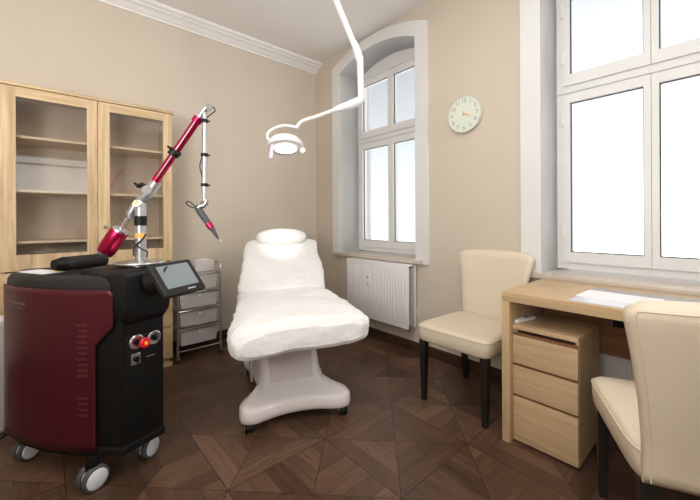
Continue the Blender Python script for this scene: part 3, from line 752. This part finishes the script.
for x in (tx0, tx1):
    for y in (ty0, ty1):
        b = NB(); lathe(b, [(.024, -.010), (.026, -.004), (.026, .004), (.024, .010)], (x, y, .026), (1, 0, 0), 18); box(b, (x-.011, y-.012, .028), (x+.011, y+.012, .052), .003)
        mk('castor', b, 'rubber', tr, world=True)
b = NB(); box(b, (.90, 2.90, .674+.004), (1.05, 3.06, .674+.11), .02, 3)
o = mk('plastic_box', b, 'bag'); tag(reorigin(o, (.975, 2.98, .678)), 'crumpled clear plastic pack standing on the top trolley drawer', 'plastic pack')
b = NB(); lathe(b, [(.03, 0), (.034, .003), (.036, .07), (.034, .09), (.02, .095)], (.84, 2.95, .679), (0, 0, 1), 20)
o = mk('jar', b, 'bag'); tag(reorigin(o, (.84, 2.95, .679)), 'clear plastic jar on the trolley top, partly behind the touch screen', 'jar')

# ---------------------------------------------------------------- laser console
def pz(px, py, z): return hit(px, py, (0, 0, z), (0, 0, 1))
V_ = Vector((-.42, .907, 0)).normalized(); U_ = Vector((V_.y, -V_.x, 0))
ms = thing('laser_console', 'tall black and burgundy laser console on white wheels with tilted touch screen', 'laser machine', (.13, 2.07, 0), math.atan2(U_.y, U_.x))
a = pz(165, 429, .13).xy; bq = pz(123, 452, .13).xy; cq = pz(97, 452, .13).xy
side = [cq, pz(72, 451.5, .13).xy, pz(45, 448, .13).xy, pz(22, 441, .13).xy, pz(7.5, 431, .13).xy]
dq = side[-1]
V2 = V_.xy
rearl = dq+Vector((.035, .13)); rearr = a+V2*.54+Vector((.03, .0)); rearm = rearl*.45+rearr*.55+V2*.07
plan = [a, bq]+side+[rearl, rearm, rearr]
def offs(poly, d):
    n = len(poly); out = []
    ar = sum(poly[i].x*poly[(i+1) % n].y-poly[(i+1) % n].x*poly[i].y for i in range(n))
    sg = 1 if ar > 0 else -1
    for i in range(n):
        p, q_, r_ = poly[i-1], poly[i], poly[(i+1) % n]
        n1 = Vector(((q_-p).y, -(q_-p).x)).normalized()*sg; n2 = Vector(((r_-q_).y, -(r_-q_).x)).normalized()*sg
        m_ = (n1+n2); m_ = m_/max(m_.length_squared/2, .3)
        out.append(q_+m_*d)
    return out
def P3(poly, z): return [Vector((p.x, p.y, z)) for p in poly]
plan_i = offs(plan, -.004)
sd = (cq-side[1]).normalized()
cprime = cq.copy()
while 350+F*(cprime.to_3d().dot(RT)/cprime.to_3d().dot(FW)) < 113.5: cprime = cprime+sd*.001
topplan = [a, bq, cprime]+side+[rearl, rearm, rearr]
body = mk('body', loft(NB(), [P3(offs(plan, -.03), .105), P3(offs(plan_i, -.003), .112), P3(plan_i, .13), P3(plan_i, .66), P3(offs(topplan, -.006), .70), P3(offs(topplan, -.006), .80)]) if False else loft(NB(), [P3(offs(plan, -.03), .105), P3(offs(plan_i, -.003), .112), P3(plan_i, .13), P3(plan_i, .80)]), 'black', ms, world=True, angle=40)
mk('bumper', loft(NB(), [P3(offs(plan, -.015), .106), P3(offs(plan, -.001), .112), P3(offs(plan, .001), .140), P3(offs(plan, -.003), .146), P3(offs(plan, -.008), .147)]), 'black', ms, world=True, angle=40)
# top cover
tp = topplan
mk('top_cover', loft(NB(), [P3(offs(tp, -.010), .800), P3(offs(tp, .000), .806), P3(offs(tp, -.002), .838), P3(offs(tp, -.012), .855), P3(offs(tp, -.030), .864), P3(offs(tp, -.045), .862)]), 'blackm', ms, world=True, angle=50)
# front head that carries the screen
f0 = cprime.copy()
hd = [a+Vector((.020, -.018)), bq+Vector((.01, -.026)), f0+Vector((-.005, -.004)), f0+V2*.24, a+V2*.27+Vector((.03, 0)), a+V2*.06+Vector((.03, .0))]
headp = mk('front_head', loft(NB(), [P3(offs(hd, -.05), .645), P3(offs(hd, -.022), .66), P3(offs(hd, -.004), .70), P3(hd, .74), P3(hd, .862), P3(offs(hd, -.008), .880), P3(offs(hd, -.022), .889), P3(offs(hd, -.05), .891)]), 'black', ms, world=True, angle=50)
# burgundy side panel
def catm(pts, n):
    out = smoothpath([Vector((p.x, p.y, 0)) for p in pts], n); return out
sp_ = [cprime]+side+[dq+Vector((.012, .03))]
sm = [Vector((cprime.x, cprime.y, 0))+(Vector((cq.x, cq.y, 0))-Vector((cprime.x, cprime.y, 0)))*(i/6) for i in range(6)]+catm(side+[sp_[-1]], 8)
lens = [0]
for i in range(1, len(sm)): lens.append(lens[-1]+(sm[i]-sm[i-1]).length)
lc = lens[6]; Lt = lens[-1]
bb = bmesh.new(); rows = []
up = [k/10 for k in range(11)]
for i, p in enumerate(sm):
    s_ = lens[i]; d = (sm[min(i+1, len(sm)-1)]-sm[max(i-1, 0)]).normalized(); n = Vector((-d.y, d.x, 0))
    if n.dot(-p) < 0: n = -n
    zm = .655-(.655-.575)*min(1, s_/lc)
    zhi = .812 if i > 1 else (.795 if i == 0 else .809)
    zs = ([.135+(.575-.135)*k/12 for k in range(12)] if s_ >= lc-1e-6 else [None]*12)+[zm+(zhi-zm)*t for t in up]
    rows.append([None if z is None else bb.verts.new(p+n*.006+Vector((0, 0, z))) for z in zs])
for i in range(len(rows)-1):
    for k in range(len(rows[0])-1):
        q_ = (rows[i][k], rows[i][k+1], rows[i+1][k+1], rows[i+1][k])
        if all(v is not None for v in q_): bb.faces.new(q_)
bmesh.ops.recalc_face_normals(bb, faces=bb.faces)
pn = mk('side_panel', bb, 'burg', ms, world=True, angle=60)
mo = pn.modifiers.new('thick', 'SOLIDIFY'); mo.thickness = .010; mo.offset = 0
# vents on the panel
def side_pt(px, z):
    best = None
    for i in range(len(sm)-1):
        for t in range(10):
            p = sm[i]+(sm[i+1]-sm[i])*(t/10); d = p.dot(FW); x = 350+F*p.dot(RT)/d
            if best is None or abs(x-px) < best[0]: best = (abs(x-px), p, (sm[i+1]-sm[i]).normalized())
    p, d = best[1], best[2]; n = Vector((-d.y, d.x, 0))
    if n.dot(-p) < 0: n = -n
    return Vector((p.x, p.y, z))+n*.0112, d, n
M['mark'] = mat('grey_mark', (.16, .11, .105), .5)
M['vent'] = mat('burgundy_vent', (.105, .017, .021), .4)
b = NB()
for k in range(16):
    if k in (10, 11): continue
    z = .665-k*.0235 if k < 10 else .665-(k+1)*.0235
    p, d, n = side_pt(84 if k % 3 else 82, z); b = NB(); merge(b, box(NB(), (-.019 if k % 3 else -.028, -.0012, -.004), (.019, .0012, .004)), basis_mtx(p, d, n, Vector((0, 0, 1)))); mk('vent_slot', b, 'vent', pn, world=True, smooth=False)
# small two-line mark near the panel's rear top
for (px0_, px1_, z, hgt) in ((9.5, 28, .742, .006), (12, 24, .722, .0025)):
    x = px0_; b = NB()
    while x < px1_:
        p, d, n = side_pt(x, z); merge(b, box(NB(), (-.0035, -.0004, -hgt), (.0035, .0006, hgt)), basis_mtx(p, d, n, Vector((0, 0, 1)))); x += 1.7
    mk('maker_mark', b, 'mark', pn, world=True, smooth=False)
# front face: recessed plate, sockets, switch
FA = Vector((a.x, a.y, 0)); FB = Vector((bq.x, bq.y, 0)); fd = (FA-FB).normalized(); fn = Vector((fd.y, -fd.x, 0))
if fn.dot(-FB) < 0: fn = -fn
def fr(px, py, off=0.0):
    p = hit(px, py, FB-fn*.004, fn); return p+fn*off
Z3 = Vector((0, 0, 1))
def fmtx(p): return basis_mtx(p, fd, fn, Z3)
wdt = (FA-FB).length
merge_b = NB(); merge(merge_b, box(NB(), (.012, -.006, .19), (wdt-.014, .004, .60), .004, 2), basis_mtx(FB-fn*.004, fd, fn, Z3))
mk('front_plate', merge_b, 'black', ms, world=True)
for (px, py) in ((135.5, 341.5), (153, 337)):
    p = fr(px, py, .002)
    s = mk('socket', lathe(NB(), [(.029, 0), (.031, .004), (.031, .008), (.027, .011), (.018, .010), (.016, .004), (.001, .003)], p, fn, 32), 'steel', ms, world=True)
    mk('socket_core', lathe(NB(), [(.013, .003), (.012, .010), (.001, .011)], p, fn, 24), 'black', s, world=True)
p = fr(141, 341.5, .006)
es = mk('emergency_stop', lathe(NB(), [(.012, 0), (.012, .014), (.022, .018), (.022, .028), (.018, .033), (.001, .034)], p, fn, 28), 'red', ms, world=True)
mk('stop_mark', lathe(NB(), [(.007, .033), (.007, .0355), (.001, .036)], p, fn, 16), 'yellow', es, world=True)
p = fr(135, 358.5, .002)
bb = NB(); merge(bb, box(NB(), (-.020, 0, -.024), (.020, .006, .024), .002), fmtx(p)); sw = mk('key_switch_plate', bb, 'steel', ms, world=True)
bb = NB(); lathe(bb, [(.012, .005), (.012, .014), (.008, .016)], p, fn, 18); merge(bb, box(NB(), (-.003, .01, -.013), (.003, .022, .013)), fmtx(p)); mk('key_switch', bb, 'black', sw, world=True)
bb = NB()
for k in range(5): merge(bb, box(NB(), (k*.008, 0, -.0025), (k*.008+.005, .0006, .0025)), fmtx(fr(146, 356.5, .0042)))
mk('panel_mark', bb, 'grey', ms, world=True, smooth=False)
# touch screen
s0 = P(147.5, 264.5, 1.45)
nU = (U_+Z3*.02).normalized(); dn = (-V_*.106+U_*.008+Vector((0, 0, -.134))).normalized(); nN = nU.cross(dn).normalized()
if nN.dot(Vector((0, 0, 1))) < 0: nN = -nN
SW, SH = .213, .168
nY = -dn
mtx = basis_mtx(s0, nU, nY, nU.cross(nY).normalized())
def sc_box(lo, hi, bev=0, seg=2): return box(NB(), lo, hi, bev, seg, mtx)
scr = mk('touch_screen', sc_box((0, -SH, -.028), (SW, 0, 0), .011, 3), 'blackm', ms, world=True)
mk('display', sc_box((.026, -SH+.034, -.002), (SW-.026, -.020, .0012)), 'lcd', scr, world=True, smooth=False)
bb = NB()
for k in range(7): merge(bb, box(NB(), (SW*.55+k*.006, -SH+.014, 0), (SW*.55+k*.006+.0045, -SH+.019, .0008)), mtx)
mk('screen_mark', bb, 'wheel', scr, world=True, smooth=False)
# neck that joins the screen to the head
q0 = s0+nU*.03+dn*.02; 
ctr = s0+nU*SW*.42+dn*SH*.4
mk('screen_neck', tube(NB(), [ctr-nN*.02, Vector((ctr.x, ctr.y, 0))+V_*.10+Vector((0, 0, .83))-U_*.03], [.05, .06], 20), 'black', ms, world=True)
# castors
def bigcastor(p, r, ang):
    p = Vector(p); ax_ = Vector((math.cos(ang), math.sin(ang), 0)); c_ = Vector((p.x, p.y, r))
    k = mk('castor', lathe(NB(), [(.026, r+.012), (.026, .112)], (p.x, p.y, 0), (0, 0, 1), 20), 'black', ms, world=True)
    for s in (-1, 1):
        cc = c_+ax_*s*.020
        wv = mk('wheel', lathe(NB(), [(r*.6, -.013), (r*.92, -.013), (r, -.007), (r, .007), (r*.92, .013), (r*.6, .013)], cc, ax_, 40), 'rubber', k, world=True)
        mk('wheel_disc', lathe(NB(), [(.002, -.017), (r*.70, -.016), (r*.80, -.0125), (r*.80, .0125), (r*.70, .016), (.002, .017)], cc, ax_, 40), 'wheel', k, world=True)
angw = math.atan2(-.70, .2)
fwdw = math.radians(-68)
bigcastor(pz(93, 486, .01).to_2d().to_3d(), .050, fwdw)
bigcastor(pz(147, 454, .01).to_2d().to_3d(), .050, math.radians(-52))
bigcastor(pz(27, 456, .01).to_2d().to_3d(), .046, math.radians(-60))
bigcastor((rearr+Vector((-.05, -.05))).to_3d(), .046, math.radians(-60))
# articulated arm
AD = 1.62
def Q(px, py, dd=0): return P(px, py, AD+dd)
cb_ = Q(140.8, 262)
ztop = .891
colb = Vector((cb_.x, cb_.y, ztop))
arm = thing('x', None, None); bpy.data.objects.remove(arm)
mk('arm_flange', lathe(NB(), [(.06, -.002), (.06, .006), (.104, .010), (.106, .014), (.104, .020), (.05, .022), (.036, .030)], colb, (0, 0, 1), 40), 'steel', ms, world=True)
col = mk('arm_column', tube(NB(), [colb+Z3*.02, Vector((colb.x, colb.y, Q(140, 203).z))], .0235, 24), 'silver', ms, world=True)
b = NB(); tube(b, [Vector((colb.x, colb.y, Q(140, 225.5).z)), Vector((colb.x, colb.y, Q(140, 216).z))], .027, 24); mk('clamp_band', b, 'black', col, world=True)
b = NB(); tube(b, [Vector((colb.x, colb.y, Q(140, 238).z)), Vector((colb.x, colb.y, Q(140, 233).z))], .0242, 24); mk('warning_label', b, 'orange', col, world=True)
ct = Vector((colb.x, colb.y, Q(140, 203).z))
mk('column_cap', tube(NB(), [ct+Vector((0, 0, -.003)), ct+Vector((0, 0, .012)), ct+Vector((0, 0, .022))], [.025, .024, .015], 24), 'silver', col, world=True)
pe = ct-FW*.024+Vector((0, 0, -.004))
b = NB(); lathe(b, [(.020, 0), (.019, .006), (.001, .007)], pe, (-FW+Z3*.6), 24); ye = mk('cap_disc', b, 'paper', col, world=True)
b = NB(); lathe(b, [(.009, .006), (.009, .009), (.001, .0095)], pe, (-FW+Z3*.6), 16); mk('cap_mark', b, 'yellow', ye, world=True)
J0 = Q(142, 200)
el = mk('shoulder_joint', tube(NB(), [Q(137.5, 204), Q(145, 197), Q(150, 191), Q(156.5, 182)], [.020, .026, .027, .024], 20), 'silver', ms, world=True)
mk('shoulder_joint', tube(NB(), [Q(147, 190, -.03), Q(148, 189, .03)], .022, 20), 'silver', ms, world=True)
b = NB(); tube(b, [Q(137, 186, -.02), Q(142, 185, -.02), Q(147, 187, -.02)], [.009, .012, .009], 12); tube(b, [Q(134.5, 183, -.02), Q(138, 186, -.02)], .006, 10)
mk('release_catch', b, 'black', ms, world=True)
boom = mk('upper_boom', tube(NB(), [Q(154, 183), Q(197.5, 120)], .0175, 24), 'magenta', ms, world=True)
b = NB(); tube(b, smoothpath([Q(157, 177, -.017), Q(176, 149.5, -.018), Q(196, 120, -.017)], 5), .003, 8); mk('boom_rail', b, 'silver', boom, world=True)
cl = NB(); tube(cl, [Q(172.6, 155.5), Q(176.4, 150)], .026, 20); tube(cl, [Q(168, 146.5, -.01), Q(174, 151, -.02), Q(181, 155, -.01)], .006, 8); mk('cable_clamp', cl, 'black', boom, world=True)
b = NB(); tube(b, [Q(195.5, 122.5), Q(199, 117.5)], .0225, 20); mk('boom_collar', b, 'magenta', boom, world=True)
mk('elbow_joint', tube(NB(), smoothpath([Q(198, 119), Q(203, 112), Q(206, 108.5), Q(208.5, 107.5)], 4), .014, 16), 'silver', ms, world=True)
mk('elbow_joint', tube(NB(), [Q(209, 107, -.02), Q(209, 107.5, .02)], .016, 16), 'steel', ms, world=True)
fa = mk('forearm_tube', tube(NB(), [Q(204.6, 112), Q(204.3, 201)], .0105, 18), 'silver', ms, world=True)
for y in (121, 155, 185):
    b = NB(); tube(b, [Q(204.4, y-1.6), Q(204.4, y+1.6)], .016, 16); tube(b, [Q(206, y), Q(210, y+.5)], .004, 8); mk('cable_clamp', b, 'black', fa, world=True)
mk('wrist_joint', tube(NB(), smoothpath([Q(206.5, 200), Q(205, 205), Q(200, 206.5), Q(198, 209)], 4), [.013]*13, 14), 'steel', ms, world=True)
hp_ = mk('handpiece', tube(NB(), [Q(196, 206), Q(201, 213), Q(208, 223), Q(213, 230), Q(217, 236.5), Q(218.6, 239.5)], [.013, .016, .014, .011, .006, .003], 16), 'rubber', ms, world=True)
mk('handpiece_ring', tube(NB(), [Q(208.3, 223.4), Q(211.5, 228)], .0155, 16), 'magenta', hp_, world=True)
mk('handpiece_tip', tube(NB(), [Q(218.4, 239.2), Q(222, 242)], .002, 8), 'steel', hp_, world=True)
b = NB(); tube(b, smoothpath([Q(203, 117), Q(207, 106), Q(213, 107), Q(215, 111), Q(210, 115), Q(206, 119), Q(202.5, 130), Q(203, 142), Q(202.5, 155), Q(199.8, 166), Q(202, 176), Q(203, 186)], 6), .0028, 8)
mk('arm_cable', b, 'cable', ms, world=True)
b = NB(); tube(b, smoothpath([Q(203, 200), Q(198, 206), Q(191, 207), Q(186, 203), Q(190, 202), Q(198, 210), Q(204, 219)], 6), .0028, 8)
mk('handpiece_cable', b, 'cable', ms, world=True)
b = NB(); tube(b, smoothpath([Q(146, 234, -.03), Q(142, 240, -.035), Q(135, 246, -.03), Q(133.5, 252, -.03), Q(134, 256, -.03)], 6), .004, 8); tube(b, smoothpath([Q(133, 243, -.025), Q(140, 248, -.036), Q(147, 252, -.03), Q(146.5, 257, -.03)], 6), .0035, 8)
mk('column_cable', b, 'cable', ms, world=True)
# counterweight
mk('counterweight_rod', tube(NB(), [Q(143, 199), Q(134, 211), Q(119, 231)], [.012, .011, .010], 14), 'steel', ms, world=True)
mk('counterweight_joint', tube(NB(), [Q(135, 205), Q(130, 214), Q(131, 219)], [.013, .018, .012], 14), 'silver', ms, world=True)
c0_, c1_ = Q(104.5, 253), Q(121, 229)
cw = mk('counterweight', tube(NB(), [c0_+(c1_-c0_)*.06, c0_+(c1_-c0_)*.10, c0_+(c1_-c0_)*.92, c0_+(c1_-c0_)*.96], [.038, .040, .040, .037], 36), 'magenta', ms, world=True)
mk('end_cap', tube(NB(), [c0_-(c1_-c0_)*.03, c0_, c0_+(c1_-c0_)*.09], [.031, .037, .0385], 36), 'steel', cw, world=True)
mk('end_cap', tube(NB(), [c0_+(c1_-c0_)*.93, c0_+(c1_-c0_)*1.0, c0_+(c1_-c0_)*1.06], [.0385, .036, .018], 36), 'steel', cw, world=True)

# black handpiece lying on the console
p0, p1 = P(61, 263.5, 1.60), P(105, 258, 1.80)
p0.z = p1.z = .864+.036
b = NB(); n = 40; tube(b, [p0+(p1-p0)*i/n for i in range(n+1)], [(.026 if i in (0, n) else .032+(.002 if i % 2 else 0)) for i in range(n+1)], 20)
hh = thing('hose_holder', 'black ribbed hose sleeve lying on top of the laser console', 'hose sleeve', ((p0+p1)/2-Vector((0, 0, .036))))
mk('sleeve', b, 'blackm', hh, world=True)
b = NB(); tube(b, [p0-(p1-p0).normalized()*.03, p0+(p1-p0).normalized()*.012], [.024, .035], 20); mk('end_boot', b, 'black', hh, world=True)
p = pz(38, 271, .871); b = NB(); box(b, (-.045, -.10, 0), (.045, .10, .002))
o = mk('paper_sheet', b, 'paper', smooth=False); o.location = (-.02, 2.16, .8645); o.rotation_euler = (0, 0, .45); tag(o, 'white paper sheet lying on top of the laser console beside the black sleeve', 'paper')
p = pz(54.5, 268.5, .871); b = NB(); lathe(b, [(.010, 0), (.012, .002), (.012, .02), (.007, .024)], (0, 0, 0), (0, 0, 1), 16)
o = mk('yellow_cap', b, 'yellow'); o.location = (.035, 2.13, .8665); tag(o, 'tiny yellow cap on the laser console at the end of the black sleeve', 'cap')

# ---------------------------------------------------------------- bin and cable at far left
q = P(-17, 300, 1.78)
bn = thing('waste_bin', 'white enamel bin just behind the laser console at the photo edge', 'bin', (q.x, q.y, 0))
mk('bin_body', lathe(NB(), [(.09, 0), (.10, .01), (.105, .03), (.11, .53), (.107, .55)], (0, 0, 0), (0, 0, 1), 40), 'bin', bn)
mk('lid', lathe(NB(), [(.112, .545), (.114, .56), (.105, .585), (.06, .60), (.001, .605)], (0, 0, 0), (0, 0, 1), 40), 'bin', bn)
b = NB(); tube(b, smoothpath([pz(-14, 442, .008), pz(0, 438, .008), pz(6, 434, .008), pz(12, 432, .009)+Vector((.05, .1, .0)), pz(20, 430, .06)+Vector((.05, .1, .0))], 6), .007, 8)
o = mk('power_cable', b, 'cable'); tag(reorigin(o, pz(0, 438, 0)), 'black power cable on the floor behind the laser console', 'cable')
